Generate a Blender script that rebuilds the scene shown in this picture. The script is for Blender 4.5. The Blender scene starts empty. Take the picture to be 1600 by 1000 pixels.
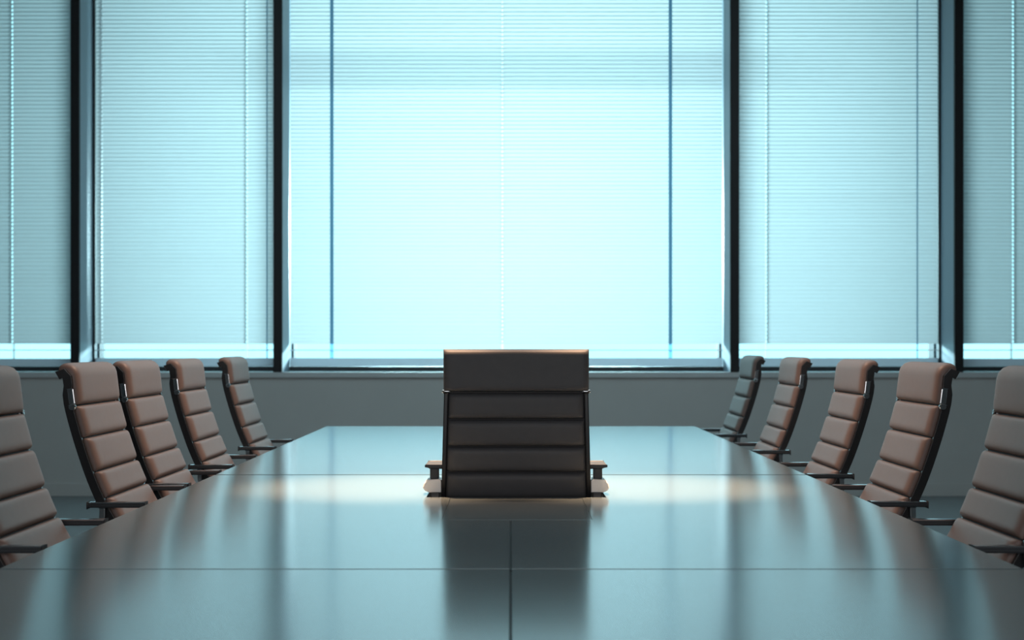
import bpy, bmesh, math, random
from mathutils import Vector, Matrix
random.seed(7)
S = bpy.context.scene
COL = S.collection

# ---------------------------------------------------------------- camera
# world: X right, Y away from the camera, Z up; metres.  Table top at z 0.73, lens centre 0.44 above it.
FPX, CAMZ = 2200.0, 1.17
cam = bpy.data.cameras.new('camera')
camo = bpy.data.objects.new('camera', cam)
COL.objects.link(camo)
camo.location = (0, 0, CAMZ)
camo.rotation_euler = (math.radians(90), 0, 0)
cam.sensor_width = 36
cam.lens = FPX / 1600 * 36
cam.shift_y = 41 / 1600
cam.shift_x = 2 / 1600
cam.clip_start = 0.05
cam.dof.use_dof = True
cam.dof.focus_distance = 4.25
cam.dof.aperture_fstop = 4.5
S.camera = camo

# ---------------------------------------------------------------- sky, daylight, room lamps and fills, exposure
W = bpy.data.worlds.new('sky')
S.world = W
W.use_nodes = True
bg = W.node_tree.nodes['Background']
bg.inputs['Color'].default_value = (0.44, 0.90, 1.0, 1)
bg.inputs['Strength'].default_value = 1.9


def area(name, loc, rot, sx, sy, power, color):
    l = bpy.data.lights.new(name, 'AREA')
    l.shape = 'RECTANGLE'
    l.size, l.size_y = sx, sy
    l.energy, l.color = power, color
    o = bpy.data.objects.new(name, l)
    COL.objects.link(o)
    o.location, o.rotation_euler = loc, rot
    return o


def spot(name, loc, power, color, deg, blend, radius, rot=(0, 0, 0)):
    l = bpy.data.lights.new(name, 'SPOT')
    l.energy, l.color = power, color
    l.spot_size, l.spot_blend, l.shadow_soft_size = math.radians(deg), blend, radius
    o = bpy.data.objects.new(name, l)
    COL.objects.link(o)
    o.location = loc
    o.rotation_euler = rot
    return o


# hazy daylight pouring on the middle of the window front
area('daylight', (0, 15.8, 2.4), (math.radians(-90), 0, 0), 3.0, 0.8, 1480, (0.665, 0.955, 1.0))
# added cool fill under the ceiling, lifting the far chairs and window wall
area('ceiling_fill', (0, 7.0, 4.38), (0, 0, 0), 5.0, 4.5, 105, (0.64, 0.92, 1.0))
# warm ceiling downlight over the chair in the middle of the table
for sx in (-1, 1):
    spot('downlight', (0.015 + sx * 0.38, 4.40, 4.3), 3100, (1.0, 0.60, 0.35), 18, 1.0, 0.06)
    d = Vector((-sx * 1.15, 5.0, 0.9)) - Vector((sx * 0.8, 5.0, 4.3))
    spot('downlight', (sx * 0.8, 5.0, 4.3), 500, (1.0, 0.62, 0.42), 60, 1.0, 0.08, d.to_track_quat('-Z', 'Y').to_euler())
# added faint fill behind the camera for the middle chair's back, no real source
area('rear_fill', (0, -2.9, 2.2), (math.radians(90), 0, 0), 4.0, 1.5, 80, (1.0, 0.97, 0.96))

vs = S.view_settings
vs.view_transform = 'Standard'
vs.look = 'None'
vs.gamma = 1
vs.use_curve_mapping = False
vs.exposure = 0.0


# ---------------------------------------------------------------- materials
def principled(name, color, rough=0.5, metal=0.0, ior=1.5, noise=None, bump=None, spec=None):
    m = bpy.data.materials.new(name)
    m.use_nodes = True
    nt = m.node_tree
    b = nt.nodes['Principled BSDF']
    b.inputs['Base Color'].default_value = (*color, 1)
    b.inputs['Roughness'].default_value = rough
    b.inputs['Metallic'].default_value = metal
    b.inputs['IOR'].default_value = ior
    if spec is not None:
        b.inputs['Specular IOR Level'].default_value = spec
    tc = nt.nodes.new('ShaderNodeTexCoord')
    if noise:
        scale, amt = noise
        n = nt.nodes.new('ShaderNodeTexNoise')
        n.inputs['Scale'].default_value = scale
        n.inputs['Detail'].default_value = 6
        nt.links.new(tc.outputs['Object'], n.inputs['Vector'])
        mx = nt.nodes.new('ShaderNodeMix')
        mx.data_type = 'RGBA'
        mx.inputs['A'].default_value = (*[c * (1 - amt) for c in color], 1)
        mx.inputs['B'].default_value = (*[min(1, c * (1 + amt)) for c in color], 1)
        nt.links.new(n.outputs['Fac'], mx.inputs['Factor'])
        nt.links.new(mx.outputs['Result'], b.inputs['Base Color'])
    if bump:
        scale, strength, dist = bump
        n = nt.nodes.new('ShaderNodeTexNoise')
        n.inputs['Scale'].default_value = scale
        n.inputs['Detail'].default_value = 4
        nt.links.new(tc.outputs['Object'], n.inputs['Vector'])
        bp = nt.nodes.new('ShaderNodeBump')
        bp.inputs['Strength'].default_value = strength
        bp.inputs['Distance'].default_value = dist
        nt.links.new(n.outputs['Fac'], bp.inputs['Height'])
        nt.links.new(bp.outputs['Normal'], b.inputs['Normal'])
    return m


def translucent(name, color, trans, tcol=None):
    m = bpy.data.materials.new(name)
    m.use_nodes = True
    nt = m.node_tree
    nt.nodes.clear()
    out = nt.nodes.new('ShaderNodeOutputMaterial')
    d = nt.nodes.new('ShaderNodeBsdfDiffuse')
    t = nt.nodes.new('ShaderNodeBsdfTranslucent')
    mx = nt.nodes.new('ShaderNodeMixShader')
    d.inputs['Color'].default_value = (*color, 1)
    t.inputs['Color'].default_value = (*(tcol or color), 1)
    mx.inputs['Fac'].default_value = trans
    nt.links.new(d.outputs[0], mx.inputs[1])
    nt.links.new(t.outputs[0], mx.inputs[2])
    nt.links.new(mx.outputs[0], out.inputs[0])
    return m


def glass(name):
    m = bpy.data.materials.new(name)
    m.use_nodes = True
    nt = m.node_tree
    nt.nodes.clear()
    out = nt.nodes.new('ShaderNodeOutputMaterial')
    t = nt.nodes.new('ShaderNodeBsdfTransparent')
    t.inputs['Color'].default_value = (0.93, 0.98, 1.0, 1)
    g = nt.nodes.new('ShaderNodeBsdfGlossy')
    g.inputs['Roughness'].default_value = 0.02
    f = nt.nodes.new('ShaderNodeFresnel')
    f.inputs['IOR'].default_value = 1.4
    mx = nt.nodes.new('ShaderNodeMixShader')
    nt.links.new(f.outputs[0], mx.inputs[0])
    nt.links.new(t.outputs[0], mx.inputs[1])
    nt.links.new(g.outputs[0], mx.inputs[2])
    nt.links.new(mx.outputs[0], out.inputs[0])
    return m


M = {
    'paint': principled('wall_paint', (0.50, 0.49, 0.48), 0.75, noise=(3, 0.05), bump=(180, 0.08, 0.002)),
    'dark_paint': principled('side_wall_paint', (0.22, 0.23, 0.24), 0.8, noise=(3, 0.05)),
    'ceil': principled('ceiling_paint', (0.5, 0.5, 0.5), 0.9, noise=(2, 0.03)),
    'carpet': principled('carpet', (0.20, 0.205, 0.21), 0.95, noise=(220, 0.25), bump=(400, 0.4, 0.004)),
    'mull': principled('anodised_mullion', (0.17, 0.23, 0.28), 0.45, noise=(30, 0.04)),
    'mull_backlit': principled('backlit_mullion_front', (0.005, 0.006, 0.009), 0.6, noise=(30, 0.1)),  # mullion front seen against the light: its shade is put into the colour
    'frame': principled('dark_window_frame', (0.02, 0.024, 0.03), 0.5, noise=(30, 0.1)),
    'sill': principled('sill_paint', (0.5, 0.52, 0.53), 0.5, noise=(8, 0.04)),
    'slat': translucent('blind_slat', (0.75, 0.78, 0.8), 0.5, (0.28, 0.30, 0.30)),
    'cord': translucent('blind_cord', (0.9, 0.9, 0.9), 0.8, (0.62, 0.64, 0.64)),
    'rail': translucent('blind_rail', (0.7, 0.74, 0.78), 0.25, (0.7, 0.75, 0.8)),
    'tape': translucent('blind_tape', (0.2, 0.3, 0.36), 0.5, (0.50, 0.78, 0.95)),
    'glass': glass('window_glass'),
    'top': principled('table_lacquer', (0.20, 0.245, 0.26), 0.17, 0.33, ior=2.0, noise=(1.3, 0.04)),
    'seam': principled('seam_filler', (0.018, 0.022, 0.025), 0.8, noise=(20, 0.1)),
    'under': principled('table_underside', (0.03, 0.03, 0.032), 0.6, noise=(10, 0.1)),
    'taupe': principled('taupe_leather', (0.185, 0.128, 0.112), 0.5, noise=(40, 0.08), bump=(700, 0.12, 0.001)),
    'charcoal': principled('charcoal_leather', (0.078, 0.080, 0.088), 0.6, noise=(40, 0.08), bump=(700, 0.12, 0.001)),
    'black': principled('black_metal', (0.010, 0.011, 0.014), 0.35, noise=(50, 0.1)),
    'chrome': principled('polished_chrome', (0.62, 0.64, 0.66), 0.16, 1.0, noise=(20, 0.03)),
    'alu': principled('brushed_aluminium', (0.90, 0.91, 0.92), 0.4, 0.0, noise=(60, 0.04)),
    'grey': principled('dark_grey_armpad', (0.035, 0.042, 0.050), 0.6, noise=(50, 0.08)),
    'rubber': principled('caster_rubber', (0.015, 0.015, 0.016), 0.6, noise=(50, 0.1)),
}


# ---------------------------------------------------------------- helpers
def mesh_obj(name, verts, faces, mat, parent=None, smooth=False, bevel=0.0):
    me = bpy.data.meshes.new(name)
    me.from_pydata([tuple(v) for v in verts], [], faces)
    bm = bmesh.new()
    bm.from_mesh(me)
    bmesh.ops.remove_doubles(bm, verts=bm.verts, dist=1e-6)
    if bevel:
        bmesh.ops.bevel(bm, geom=[e for e in bm.edges if e.calc_face_angle(0) > 0.6], offset=bevel, segments=2,
                        profile=0.6, affect='EDGES', clamp_overlap=True)
    bmesh.ops.recalc_face_normals(bm, faces=bm.faces)
    for f in bm.faces:
        f.smooth = smooth
    bm.to_mesh(me)
    bm.free()
    me.materials.append(M[mat])
    o = bpy.data.objects.new(name, me)
    COL.objects.link(o)
    if parent:
        o.parent = parent
    return o


def box_geo(x0, x1, y0, y1, z0, z1, V, F):
    b = len(V)
    V += [(x, y, z) for z in (z0, z1) for y in (y0, y1) for x in (x0, x1)]
    F += [tuple(b + i for i in f) for f in ((0, 1, 3, 2), (4, 6, 7, 5), (0, 4, 5, 1), (2, 3, 7, 6), (0, 2, 6, 4), (1, 5, 7, 3))]


def box(name, x0, x1, y0, y1, z0, z1, mat, parent=None, bevel=0.0):
    V, F = [], []
    box_geo(x0, x1, y0, y1, z0, z1, V, F)
    return mesh_obj(name, V, F, mat, parent, False, bevel)


def empty(name, loc=(0, 0, 0), rz=0.0):
    o = bpy.data.objects.new(name, None)
    COL.objects.link(o)
    o.location = loc
    o.rotation_euler = (0, 0, rz)
    o.empty_display_size = 0.1
    return o


def tag(o, label, cat, group=None):
    o['label'] = label
    o['category'] = cat
    if group:
        o['group'] = group
    return o


def structure(o):
    o['kind'] = 'structure'
    return o


def catmull(pts, n=12):
    P = [Vector(p) for p in pts]
    P = [P[0] * 2 - P[1]] + P + [P[-1] * 2 - P[-2]]
    out = []
    for i in range(1, len(P) - 2):
        a, b, c, d = P[i - 1], P[i], P[i + 1], P[i + 2]
        for k in range(n):
            t = k / n
            out.append(0.5 * ((2 * b) + (c - a) * t + (2 * a - 5 * b + 4 * c - d) * t * t + (3 * b - a - 3 * c + d) * t ** 3))
    out.append(P[-2])
    return out


class Profile:
    """A side outline (y, z), from the top of the back to the front of the seat, read by arc length."""
    def __init__(self, pts):
        self.P = catmull([(y, z, 0) for y, z in pts])
        self.S = [0.0]
        for a, b in zip(self.P, self.P[1:]):
            self.S.append(self.S[-1] + (b - a).length)
        self.L = self.S[-1]

    def at(self, s):
        s = max(0.0, min(self.L - 1e-6, s))
        i = 0
        while self.S[i + 1] < s:
            i += 1
        t = (s - self.S[i]) / (self.S[i + 1] - self.S[i])
        p = self.P[i].lerp(self.P[i + 1], t)
        lo = self.P[max(0, i - 1)]
        hi = self.P[min(len(self.P) - 1, i + 2)]
        T = (hi - lo).normalized()
        return p.x, p.y, -T.y, T.x            # y, z, normal y, normal z (towards the sitter)

    def s_at_z(self, z, after=0.0):
        for i in range(len(self.S) - 1):
            if self.S[i] >= after and self.P[i].y >= z > self.P[i + 1].y:
                return self.S[i] + (self.S[i + 1] - self.S[i]) * (self.P[i].y - z) / (self.P[i].y - self.P[i + 1].y)
        return None


def pad(name, prof, s0, s1, hw, tf, tr, mat, parent, pv=4, pu=12, nu=16, nv=12, inset=0.0015):
    """An upholstered cushion lying along the profile: bulges tf to the front and tr to the rear."""
    if callable(hw):
        hwf = hw
    else:
        hwf = lambda s: hw
    V, F = [], []
    us = [math.sin(math.pi / 2 * (-1 + 2 * i / nu)) for i in range(nu + 1)]
    us = [math.copysign(abs(u) ** 0.6, u) for u in us]
    vs_ = [math.sin(math.pi / 2 * (-1 + 2 * j / nv)) for j in range(nv + 1)]
    s0, s1 = s0 + inset, s1 - inset
    for side in (1, -1):
        t = tf if side > 0 else tr
        for v in vs_:
            s = (s0 + s1) / 2 + v * (s1 - s0) / 2
            y, z, ny, nz = prof.at(s)
            for u in us:
                h = t * max(0, 1 - abs(u) ** pu) ** 0.5 * max(0, 1 - abs(v) ** pv) ** 0.5
                V.append((u * hwf(s), y + side * ny * h, z + side * nz * h))
    n = (nu + 1) * (nv + 1)
    for side in (0, 1):
        for j in range(nv):
            for i in range(nu):
                a = side * n + j * (nu + 1) + i
                q = (a, a + 1, a + nu + 2, a + nu + 1)
                F.append(q if side == 0 else q[::-1])
    return mesh_obj(name, V, F, mat, parent, True)


def sweep(name, path, w, d, mat, parent, bevel=0.002):
    """A bar of section w (across x) by d along a path of (x, y, z, ny, nz)."""
    V, F = [], []
    for (x, y, z, ny, nz) in path:
        for a, b in ((-1, -1), (1, -1), (1, 1), (-1, 1)):
            V.append((x + a * w / 2, y + b * ny * d / 2, z + b * nz * d / 2))
    n = len(path)
    for i in range(n - 1):
        for k in range(4):
            F.append((4 * i + k, 4 * i + (k + 1) % 4, 4 * i + 4 + (k + 1) % 4, 4 * i + 4 + k))
    F.append((0, 1, 2, 3))
    F.append(tuple(4 * (n - 1) + k for k in (3, 2, 1, 0)))
    return mesh_obj(name, V, F, mat, parent, False, bevel)


def yz_path(x, pts):
    """Catmull path in the y-z plane with normals, optional x drift in a third value."""
    P = catmull([(p[0], p[1], p[2] if len(p) > 2 else x) for p in pts], 8)
    out = []
    for i, p in enumerate(P):
        T = P[min(i + 1, len(P) - 1)] - P[max(i - 1, 0)]
        l = math.hypot(T.x, T.y) or 1
        out.append((p.z, p.x, p.y, -T.y / l, T.x / l))
    return out


def lathe(name, rings, mat, parent, loc=(0, 0, 0), axis='Z', n=16):
    V, F = [], []
    for r, h in rings:
        for k in range(n):
            a = 2 * math.pi * k / n
            c, s = r * math.cos(a), r * math.sin(a)
            p = (c, s, h) if axis == 'Z' else ((h, c, s) if axis == 'X' else (c, h, s))
            V.append((p[0] + loc[0], p[1] + loc[1], p[2] + loc[2]))
    m = len(rings)
    for j in range(m - 1):
        for k in range(n):
            F.append((j * n + k, j * n + (k + 1) % n, (j + 1) * n + (k + 1) % n, (j + 1) * n + k))
    F.append(tuple(range(n))[::-1])
    F.append(tuple((m - 1) * n + k for k in range(n)))
    o = mesh_obj(name, V, F, mat, parent, True)
    me = o.data
    bm = bmesh.new()
    bm.from_mesh(me)
    for e in bm.edges:
        e.smooth = e.calc_face_angle(0) < 0.7
    bm.to_mesh(me)
    bm.free()
    return o


def children(o):
    return [c for c in KIDS if c.parent == o]


# ---------------------------------------------------------------- room shell
HX, YB, YF, ZC = 5.3, -3.0, 11.0, 4.4          # half width, wall behind the camera, window wall, ceiling
SILL = 0.925
structure(box('floor', -HX - 0.1, HX + 0.1, YB - 0.1, YF + 1.0, -0.1, 0.0, 'carpet'))
structure(box('ceiling', -HX - 0.1, HX + 0.1, YB - 0.1, YF + 1.0, ZC, ZC + 0.1, 'ceil'))
structure(box('wall_left', -HX - 0.1, -HX, YB, YF + 1.0, 0, ZC, 'dark_paint'))
structure(box('wall_right', HX, HX + 0.1, YB, YF + 1.0, 0, ZC, 'dark_paint'))
structure(box('wall_front', -HX, HX, YB - 0.1, YB, 0, ZC, 'dark_paint'))
structure(box('wall_back', -HX, HX, YF, YF + 0.8, 0, SILL, 'paint'))
structure(box('baseboard_back', -HX, HX, YF - 0.015, YF, 0, 0.10, 'paint', bevel=0.003))
structure(box('trim_1', -HX, HX, YF - 0.018, YF + 0.36, SILL, SILL + 0.042, 'sill', bevel=0.004))

MX = [-3.40, -1.8175, 1.7475, 3.4975]          # mullion fins
for i, x in enumerate(MX):
    t = structure(box('trim_%d' % (i + 2), x - 0.033, x + 0.033, YF + 0.012, YF + 0.64, SILL + 0.0425, ZC, 'mull'))
    box('mullion_front', x - 0.035, x + 0.035, YF - 0.02, YF + 0.012, SILL + 0.0425, ZC, 'mull_backlit', t, 0.003)  # front strip of the fin, blackened to stand for backlit shade

edges = [-HX] + MX + [HX]
YW = YF + 0.60                                  # glass plane
ZB = SILL + 0.0425
BL = YF + 0.37                                  # blind plane
# name of each bay, dark tapes, pale cord lines (world x on the blind plane)
px = lambda p: (p - 798) / FPX * BL
bays = [
    ('far left', [], [px(20)]),
    ('left', [px(418)], [px(160), px(386)]),
    ('wide middle', [px(519), px(1047)], [px(785)]),
    ('right', [px(1432)], [px(1197)]),
    ('far right', [], [px(1582)]),
]
labels = [
    'dim venetian blind at the left edge of the photo, left of all dark mullions',
    'pale venetian blind in the narrow bay between the two left dark mullions',
    'wide bright venetian blind in the middle bay, behind the charcoal chair',
    'pale venetian blind in the narrow bay between the two right dark mullions',
    'dim venetian blind at the right edge of the photo, right of all dark mullions',
]
PITCH, CHORD = 0.0326, 0.0385
for i, (nm, tapes, cords) in enumerate(bays):
    x0, x1 = edges[i] + (0.034 if i else 0.0), edges[i + 1] - (0.034 if i < 4 else 0.0)
    # window with its frame and pane
    w = structure(box('window_%d' % (i + 1), x0, x1, YW - 0.24, YW + 0.03, ZB, ZB + 0.038, 'frame'))
    box('window_head', x0, x1, YW - 0.24, YW + 0.03, ZC - 0.05, ZC, 'frame', w)
    for a, b in ((x0, x0 + 0.014), (x1 - 0.014, x1)):
        box('window_jamb', a, b, YW - 0.12, YW + 0.03, ZB + 0.038, ZC - 0.05, 'frame', w)
    if i == 2:
        box('sunshade_bar', -1.62, 1.62, YF + 1.58, YF + 1.66, 3.10, 3.15, 'frame', w, 0.01)
    box('window_pane', x0 + 0.022, x1 - 0.022, YW + 0.010, YW + 0.016, ZB + 0.038, ZC - 0.05, 'glass', w)
    # the blind
    bx0, bx1 = (x0 + 0.016, x1 - 0.016) if i != 2 else (x0 + 0.004, x1 - 0.004)
    bl = empty('window_blind', ((bx0 + bx1) / 2, BL, ZC))
    tag(bl, labels[i], 'blind', 'venetian blinds along the window wall')
    cx = bl.location.x
    ztop = ZC - 0.06
    box('head_rail', bx0 - cx, bx1 - cx, -0.03, 0.03, -0.058, -0.002, 'rail', bl, 0.004)
    for a in ([bx0 - cx - 0.014, bx1 - cx + 0.001] if i != 2 else []):
        box('side_channel', a, a + 0.013, -0.03, 0.03, ZB + 0.040 - ZC, -0.002, 'frame', bl)
    # slat mesh: a shallow arc with a small slot for each lift cord
    xs = [bx0 - cx]
    slots = []
    for c in sorted(cords):
        xs += [c - cx - 0.007, c - cx + 0.007]
        slots.append(len(xs) - 2)
    xs.append(bx1 - cx)
    rows = 5
    tilt = math.radians(70)
    V, F = [], []
    for r in range(rows + 1):
        t = r / rows - 0.5
        a, b = t * CHORD, 0.004 * (1 - 4 * t * t)          # along the chord, camber
        y = a * math.cos(tilt) - b * math.sin(tilt)
        z = a * math.sin(tilt) + b * math.cos(tilt)
        V += [(x, y, z) for x in xs]
    nx = len(xs)
    for r in range(rows):
        for k in range(nx - 1):
            if k in slots and 1 <= r <= rows - 2:
                continue
            F.append((r * nx + k, r * nx + k + 1, (r + 1) * nx + k + 1, (r + 1) * nx + k))
    first = mesh_obj('slat', V, F, 'slat', bl, True)
    z = 1.19 + CHORD * 0.47
    zs = [1.138]
    while z < ZC - 0.085:
        zs.append(z)
        z += PITCH
    for k, z in enumerate(zs):
        o = first if k == 0 else first.copy()
        if k:
            COL.objects.link(o)
            o.parent = bl
        o.location = (0, 0, z - ZC)
        o.rotation_euler = (math.radians(random.uniform(-1.6, 1.6)) + (math.radians(-62) if k == 0 else 0), 0, 0)
    lo = 1.075 if 0 < i < 4 else 1.07
    box('bottom_rail', bx0 - cx, bx1 - cx, -0.016, 0.016, ZB + 0.040 - ZC, lo - ZC, 'rail', bl, 0.005)
    for c in tapes:
        wdt = 0.014 if i == 2 else 0.005
        box('ladder_tape', c - cx - wdt, c - cx + wdt, -0.0245, -0.0225, lo - ZC, -0.06, 'tape', bl)
    for c in cords:
        box('lift_cord', c - cx - 0.008, c - cx + 0.008, 0.026, 0.028, lo - ZC, -0.06, 'cord', bl)

# ---------------------------------------------------------------- conference table
TZ, TW = 0.73, 1.012
table = empty('conference_table', (0, 4.3, 0))
tag(table, 'long lacquered conference table with seamed panels, reflecting the bright blinds', 'table')


def panel(pts, name='table_panel', z0=TZ - 0.038, z1=TZ, mat='top'):
    V = [(x, y - 4.3, z0) for x, y in pts] + [(x, y - 4.3, z1) for x, y in pts]
    n = len(pts)
    F = [tuple(range(n))[::-1], tuple(range(n, 2 * n))]
    F += [(k, (k + 1) % n, n + (k + 1) % n, n + k) for k in range(n)]
    return mesh_obj(name, V, F, mat, table, False, 0.0005)


Y0, Y1, Y2, Y3, Y4, Y5 = 0.55, 2.78, 3.57, 4.10, 4.82, 7.74
g, gc = 0.005, 0.0022
a_, b_, CX = 0.19, 0.262, 0.016
SL = 4.245                                      # far side of the slot the middle chair stands in
for s in (-1, 1):
    panel([(s * gc, Y0), (s * TW, Y0), (s * TW, Y1 - g), (s * gc, Y1 - g)])
    ins = CX + s * (a_ + 0.001)
    slot = CX + s * b_
    panel([(s * gc, Y1 + g), (s * TW, Y1 + g), (s * TW, Y4 - 0.010), (s * gc, Y4 - 0.010), (s * gc, SL), (slot, SL), (slot, Y3),
           (ins, Y3), (ins, Y2), (s * gc, Y2)])
panel([(CX - a_, Y2 + 0.0008), (CX + a_, Y2 + 0.0008), (CX + a_, Y3), (CX - a_, Y3)])
panel([(-TW, Y4 + 0.010), (TW, Y4 + 0.010), (TW, Y5), (-TW, Y5)])
box('seam_strip', -gc, gc, Y0 - 4.3, Y2 - 4.3, TZ - 0.02, TZ - 0.004, 'seam', table)
box('seam_strip', -TW + 0.002, TW - 0.002, Y1 - g - 4.3, Y1 + g - 4.3, TZ - 0.02, TZ - 0.0012, 'seam', table)
box('seam_strip', -TW + 0.002, TW - 0.002, Y4 - 0.010 - 4.3, Y4 + 0.010 - 4.3, TZ - 0.02, TZ - 0.0012, 'seam', table)
for s in (-1, 1):
    box('side_rail', s * 0.62 - 0.02, s * 0.62 + 0.02, Y0 + 0.3 - 4.3, Y5 - 0.3 - 4.3, TZ - 0.10, TZ - 0.039, 'under', table, 0.003)
for y in (1.9, 3.1, 6.1):
    box('pedestal_leg', -0.28, 0.28, y - 0.06 - 4.3, y + 0.06 - 4.3, 0.0, TZ - 0.10, 'under', table, 0.006)
    box('cross_rail', -0.60, 0.60, y - 0.04 - 4.3, y + 0.04 - 4.3, TZ - 0.098, TZ - 0.039, 'under', table, 0.003)

# ---------------------------------------------------------------- chairs
KIDS = []


def chair_base(root):
    lathe('gas_column', [(0.024, 0.10), (0.024, 0.26), (0.017, 0.262), (0.017, 0.40)], 'chrome', root)
    box('tilt_mechanism', -0.09, 0.09, -0.13, 0.13, 0.40, 0.445, 'black', root, 0.008)
    for k in range(5):
        a = math.radians(90 + 72 * k)
        ca, sa = math.cos(a), math.sin(a)
        V, F = [], []
        for r, w, zt, zb in ((0.0, 0.028, 0.125, 0.085), (0.11, 0.022, 0.112, 0.08), (0.243, 0.014, 0.085, 0.067)):
            for q, zz in ((-w, zb), (w, zb), (w * 0.7, zt), (-w * 0.7, zt)):
                V.append((r * ca - q * sa, r * sa + q * ca, zz))
        for j in range(2):
            for q in range(4):
                F.append((4 * j + q, 4 * j + (q + 1) % 4, 4 * j + 4 + (q + 1) % 4, 4 * j + 4 + q))
        F += [(0, 1, 2, 3), (11, 10, 9, 8)]
        leg = mesh_obj('base_leg', V, F, 'alu', root, False, 0.003)
        cx, cy = 0.228 * ca, 0.228 * sa
        c = lathe('caster', [(0.026, -0.022), (0.031, -0.018), (0.031, -0.005), (0.02, -0.004), (0.02, 0.004), (0.031, 0.005),
                             (0.031, 0.018), (0.026, 0.022)], 'rubber', leg, (cx, cy, 0.031), 'X', 14)


def side_chair():
    root = empty('office_chair')
    pts = [(1.292, 1.094), (1.280, 1.1005), (1.266, 1.101), (1.256, 1.094), (1.252, 1.075), (1.247, 1.035), (1.241, .995), (1.216, .905),
           (1.184, .81), (1.152, .735), (1.110, .66), (1.053, .59), (.98, .535), (.90, .50), (.78, .482), (.65, .48), (.57, .476), (.53, .455)]
    pr = Profile([(0.86 - x, z) for x, z in pts])
    hw = 0.208
    zc = [1.000, .908, .812, .737, .655, .575]
    cuts = [pr.s_at_z(z, 0.06) for z in zc]
    pad('headrest', pr, 0.004, cuts[0], hw, 0.021, 0.016, 'taupe', root, pv=12, pu=24, nv=26, nu=20)
    for a, b in zip(cuts, cuts[1:]):
        pad('back_cushion', pr, a, b, hw, 0.020, 0.016, 'taupe', root, pv=9, pu=22, nv=16, nu=20)
    rest = cuts[-1]
    n = 4
    for k in range(n):
        a = rest + (pr.L - rest) * k / n
        b = rest + (pr.L - rest) * (k + 1) / n
        pad('seat_cushion', pr, a, b, hw, 0.022, 0.016, 'taupe', root, pv=7, pu=20, nv=14, nu=18)
    N = 46
    path = []
    for k in range(N + 1):
        s = 0.012 + (pr.L - 0.012) * k / N
        y, z, ny, nz = pr.at(s)
        path.append((0, y - ny * 0.004, z - nz * 0.004, ny, nz))
    sweep('back_shell', path, 2 * hw - 0.02, 0.008, 'under', root, 0)
    for sx in (-1, 1):
        p = []
        for k in range(N + 1):
            s = 0.0 + pr.L * k / N
            y, z, ny, nz = pr.at(s)
            off = -0.014 if s > 0.08 else -0.008
            p.append((sx * (hw + 0.007), y + ny * off, z + nz * off, ny, nz))
        sweep('side_rail', p, 0.014, 0.024, 'black', root, 0.003)
        y0, z0, ny, nz = pr.at(0.085)
        y1, z1, my, mz = pr.at(cuts[0] - 0.004)
        xx = sx * (hw + 0.014)
        d0, d1 = -0.002, -0.002
        A = (xx, y0 + ny * d0, z0 + nz * d0)
        B = (xx, y1 + my * d1, z1 + mz * d1)
        br = sweep('headrest_bracket', [(A[0], A[1], A[2], ny, nz), (B[0], B[1], B[2], my, mz)], 0.008, 0.017, 'chrome', root, 0.003)
        lathe('bolt', [(0.009, -0.006), (0.011, -0.003), (0.011, 0.003), (0.009, 0.006)], 'chrome', br, (xx, B[1], B[2] - 0.006), 'X', 14)
        # armrest: flat bar on two curved struts
        ax = sx * 0.238
        arm = sweep('armrest', [(ax, 0.86 - 1.195, 0.7205, 0, 1), (ax, 0.86 - 1.03, 0.7205, 0, 1)], 0.028, 0.013, 'grey', root, 0.004)
        sweep('arm_trim', [(ax, 0.86 - 1.192, 0.7285, 0, 1), (ax, 0.86 - 1.033, 0.7285, 0, 1)], 0.024, 0.003, 'chrome', arm, 0.001)
        xr = sx * (hw + 0.018)
        sweep('arm_strut', yz_path(ax, [(0.86 - 1.155, 0.713, ax), (0.86 - 1.150, 0.66, ax), (0.86 - 1.10, 0.59, xr + sx * 0.006), (0.86 - 1.045, 0.565, xr)]),
              0.010, 0.016, 'chrome', arm, 0.002)
        sweep('arm_strut', yz_path(ax, [(0.86 - 1.045, 0.713, ax), (0.86 - 1.022, 0.66, ax), (0.86 - 1.0, 0.58, xr + sx * 0.006), (0.86 - 0.97, 0.52, xr)]),
              0.010, 0.016, 'chrome', arm, 0.002)
    chair_base(root)
    return root


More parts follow.
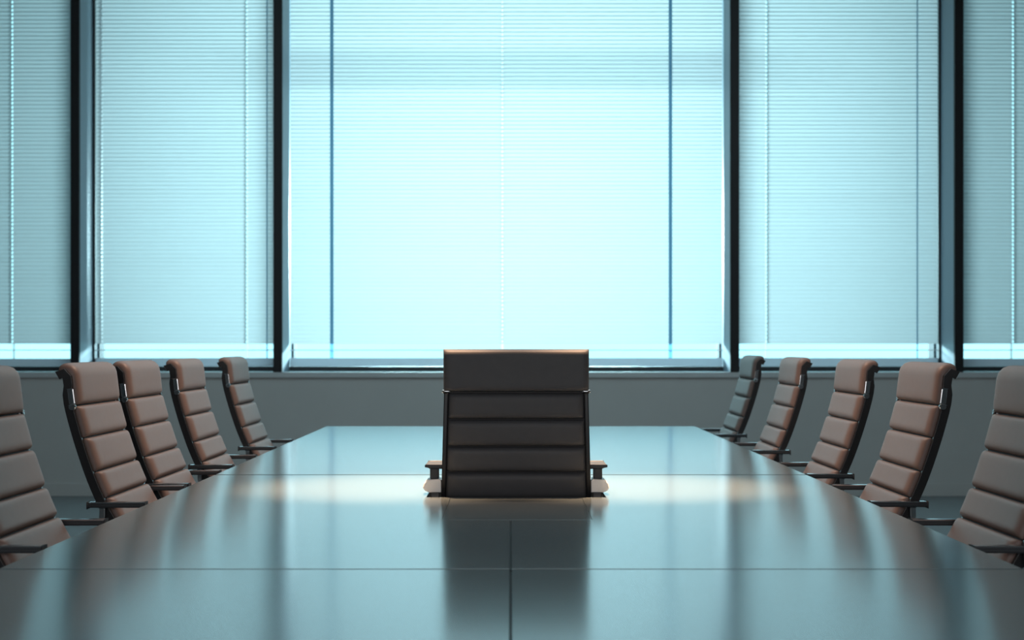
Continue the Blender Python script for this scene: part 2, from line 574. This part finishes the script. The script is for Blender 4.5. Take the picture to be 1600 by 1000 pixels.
def middle_chair():
    root = empty('executive_chair', (0.016, 4.435, 0))
    pr = Profile([(-.306, 1.163), (-.302, 1.10), (-.296, 1.0), (-.280, .88), (-.258, .76), (-.235, .69), (-.205, .63), (-.15, .56), (-.08, .515),
                  (.05, .49), (.2, .487), (.27, .482), (.31, .462)])
    hw = lambda s: 0.2115 if s < 0.128 else 0.2055 + 0.012 * min(1, (s - 0.128) / 0.35)
    cuts = [pr.s_at_z(z) for z in (1.038, .957, .877, .801, .722, .64, .565)]
    hd = pad('headrest', pr, 0.0, cuts[0] + 0.002, 0.2135, 0.030, 0.030, 'charcoal', root, pv=14, pu=40, nv=18, nu=22)
    for a, b in zip(cuts, cuts[1:]):
        pad('back_cushion', pr, a + (0.003 if a == cuts[0] else 0), b, lambda s: hw(s) - 0.006, 0.026, 0.026, 'charcoal', root, pv=7, pu=26, nu=20)
    rest = cuts[-1]
    for k in range(4):
        pad('seat_cushion', pr, rest + (pr.L - rest) * k / 4, rest + (pr.L - rest) * (k + 1) / 4, 0.212, 0.03, 0.016, 'charcoal', root, pv=3.2)
    N = 40
    path = []
    for k in range(N + 1):
        s = 0.01 + (pr.L - 0.012) * k / N
        y, z, ny, nz = pr.at(s)
        path.append((0, y, z, ny, nz))
    sweep('back_shell', path, 0.415, 0.010, 'under', root, 0)
    s_top = cuts[0] + 0.003
    for sx in (-1, 1):
        p = []
        for k in range(N + 1):
            s = s_top + (pr.L - s_top) * k / N
            y, z, ny, nz = pr.at(s)
            p.append((sx * (hw(s) - 0.001), y - ny * 0.004, z - nz * 0.004, ny, nz))
        sweep('side_rail', p, 0.013, 0.036, 'black', root, 0.003)
        y, z, ny, nz = pr.at(cuts[0])
        lathe('headrest_bolt', [(0.0035, -0.012), (0.0045, -0.010), (0.0045, 0.010), (0.0035, 0.012)], 'chrome', root,
              (sx * 0.205, y - 0.014, z + 0.0), 'X', 12)
        # arm: flat pad on a post that widens into a bright bracket, its stem passing down to the seat frame
        ar = empty('armrest')
        ar.parent = root
        ap = []
        V, F = [], []
        xi, xo = 0.214, 0.268
        for y, zt, zb in ((-.275, .818, .812), (-.26, .820, .806), (-.15, .820, .808), (-.11, .817, .810)):
            V += [(sx * xi, y, zb), (sx * (xo - 0.012), y, zb), (sx * xo, y, zt - 0.004), (sx * xo, y, zt), (sx * xi, y, zt)]
        for j in range(3):
            for q in range(5):
                F.append((5 * j + q, 5 * j + (q + 1) % 5, 5 * j + 5 + (q + 1) % 5, 5 * j + 5 + q))
        F += [(0, 1, 2, 3, 4), (19, 18, 17, 16, 15)]
        mesh_obj('arm_pad', V, F, 'grey', ar, False, 0.002)
        box('arm_post', min(sx * .229, sx * .255), max(sx * .229, sx * .255), -.27, -.235, .776, .809, 'grey', ar, 0.004)
        # bracket
        prof = [(.221, .738), (.258, .738), (.270, .743), (.276, .752), (.272, .765), (.262, .776), (.228, .778), (.221, .774)]
        V, F = [], []
        for y, k in ((-.278, .94), (-.272, 1.0), (-.215, 1.0), (-.208, .94)):
            for x, z in prof:
                V.append((sx * (.24 + (x - .24) * k), y, .757 + (z - .757) * k))
        m = len(prof)
        for j in range(3):
            for q in range(m):
                F.append((m * j + q, m * j + (q + 1) % m, m * j + m + (q + 1) % m, m * j + m + q))
        F += [tuple(range(m)), tuple(range(3 * m, 4 * m))[::-1]]
        mesh_obj('arm_bracket', V, F, 'alu', ar, False, 0.0)
        sweep('arm_stem', yz_path(sx * .24, [(-.262, .739, sx * .24), (-.262, .66, sx * .24), (-.22, .56, sx * .238), (-.12, .505, sx * .222), (-.06, .495, sx * .222)]),
              0.026, 0.022, 'black', ar, 0.002)
    chair_base(root)
    tag(root, 'charcoal leather executive chair in the middle of the table, quilted back towards us', 'chair')
    return root


middle_chair()

proto = side_chair()
KIDS = [o for o in bpy.data.objects if o.parent]
TREE = [(c, [g_ for g_ in KIDS if g_.parent == c]) for c in KIDS if c.parent == proto]


def duplicate(root):
    r = root.copy()
    COL.objects.link(r)
    for c, subs in TREE:
        d = c.copy()
        COL.objects.link(d)
        d.parent = r
        for e in subs:
            f = e.copy()
            COL.objects.link(f)
            f.parent = d
    return r


ROW = {
    -1: [(3.35, 0.0), (4.22, 0.0), (4.76, 0.0), (5.47, 0.0), (6.42, 0.0)],
    1: [(3.35, 0.0), (4.24, 0.0), (5.10, 0.0), (6.20, 0.0), (7.30, 0.0)],
}
WORDS = {
    -1: ['taupe leather chair cut off by the left edge of the photo',
         'large taupe leather chair, second from the left edge of the photo',
         'taupe leather chair at the middle of the row on the left side',
         'taupe leather chair second from the windows on the left side of the table',
         'smallest taupe leather chair on the left side, nearest the windows'],
    1: ['dim taupe leather chair cut off by the right edge of the photo',
        'large taupe leather chair, second from the right edge of the photo',
        'warm lit brown leather chair at the middle of the row on the right side',
        'taupe leather chair second from the windows on the right side of the table',
        'smallest taupe leather chair on the right side, nearest the windows'],
}
used = False
for side in (-1, 1):
    for (y, dx), lab in zip(ROW[side], WORDS[side]):
        o = duplicate(proto) if used else proto
        used = True
        o.location = (side * (0.86 + dx) - (0.012 if side > 0 else 0.0), y, 0)
        o.rotation_euler = (0, 0, math.radians(-90 if side < 0 else 90))
        tag(o, lab, 'chair', 'high back chairs on the left side' if side < 0 else 'high back chairs on the right side')
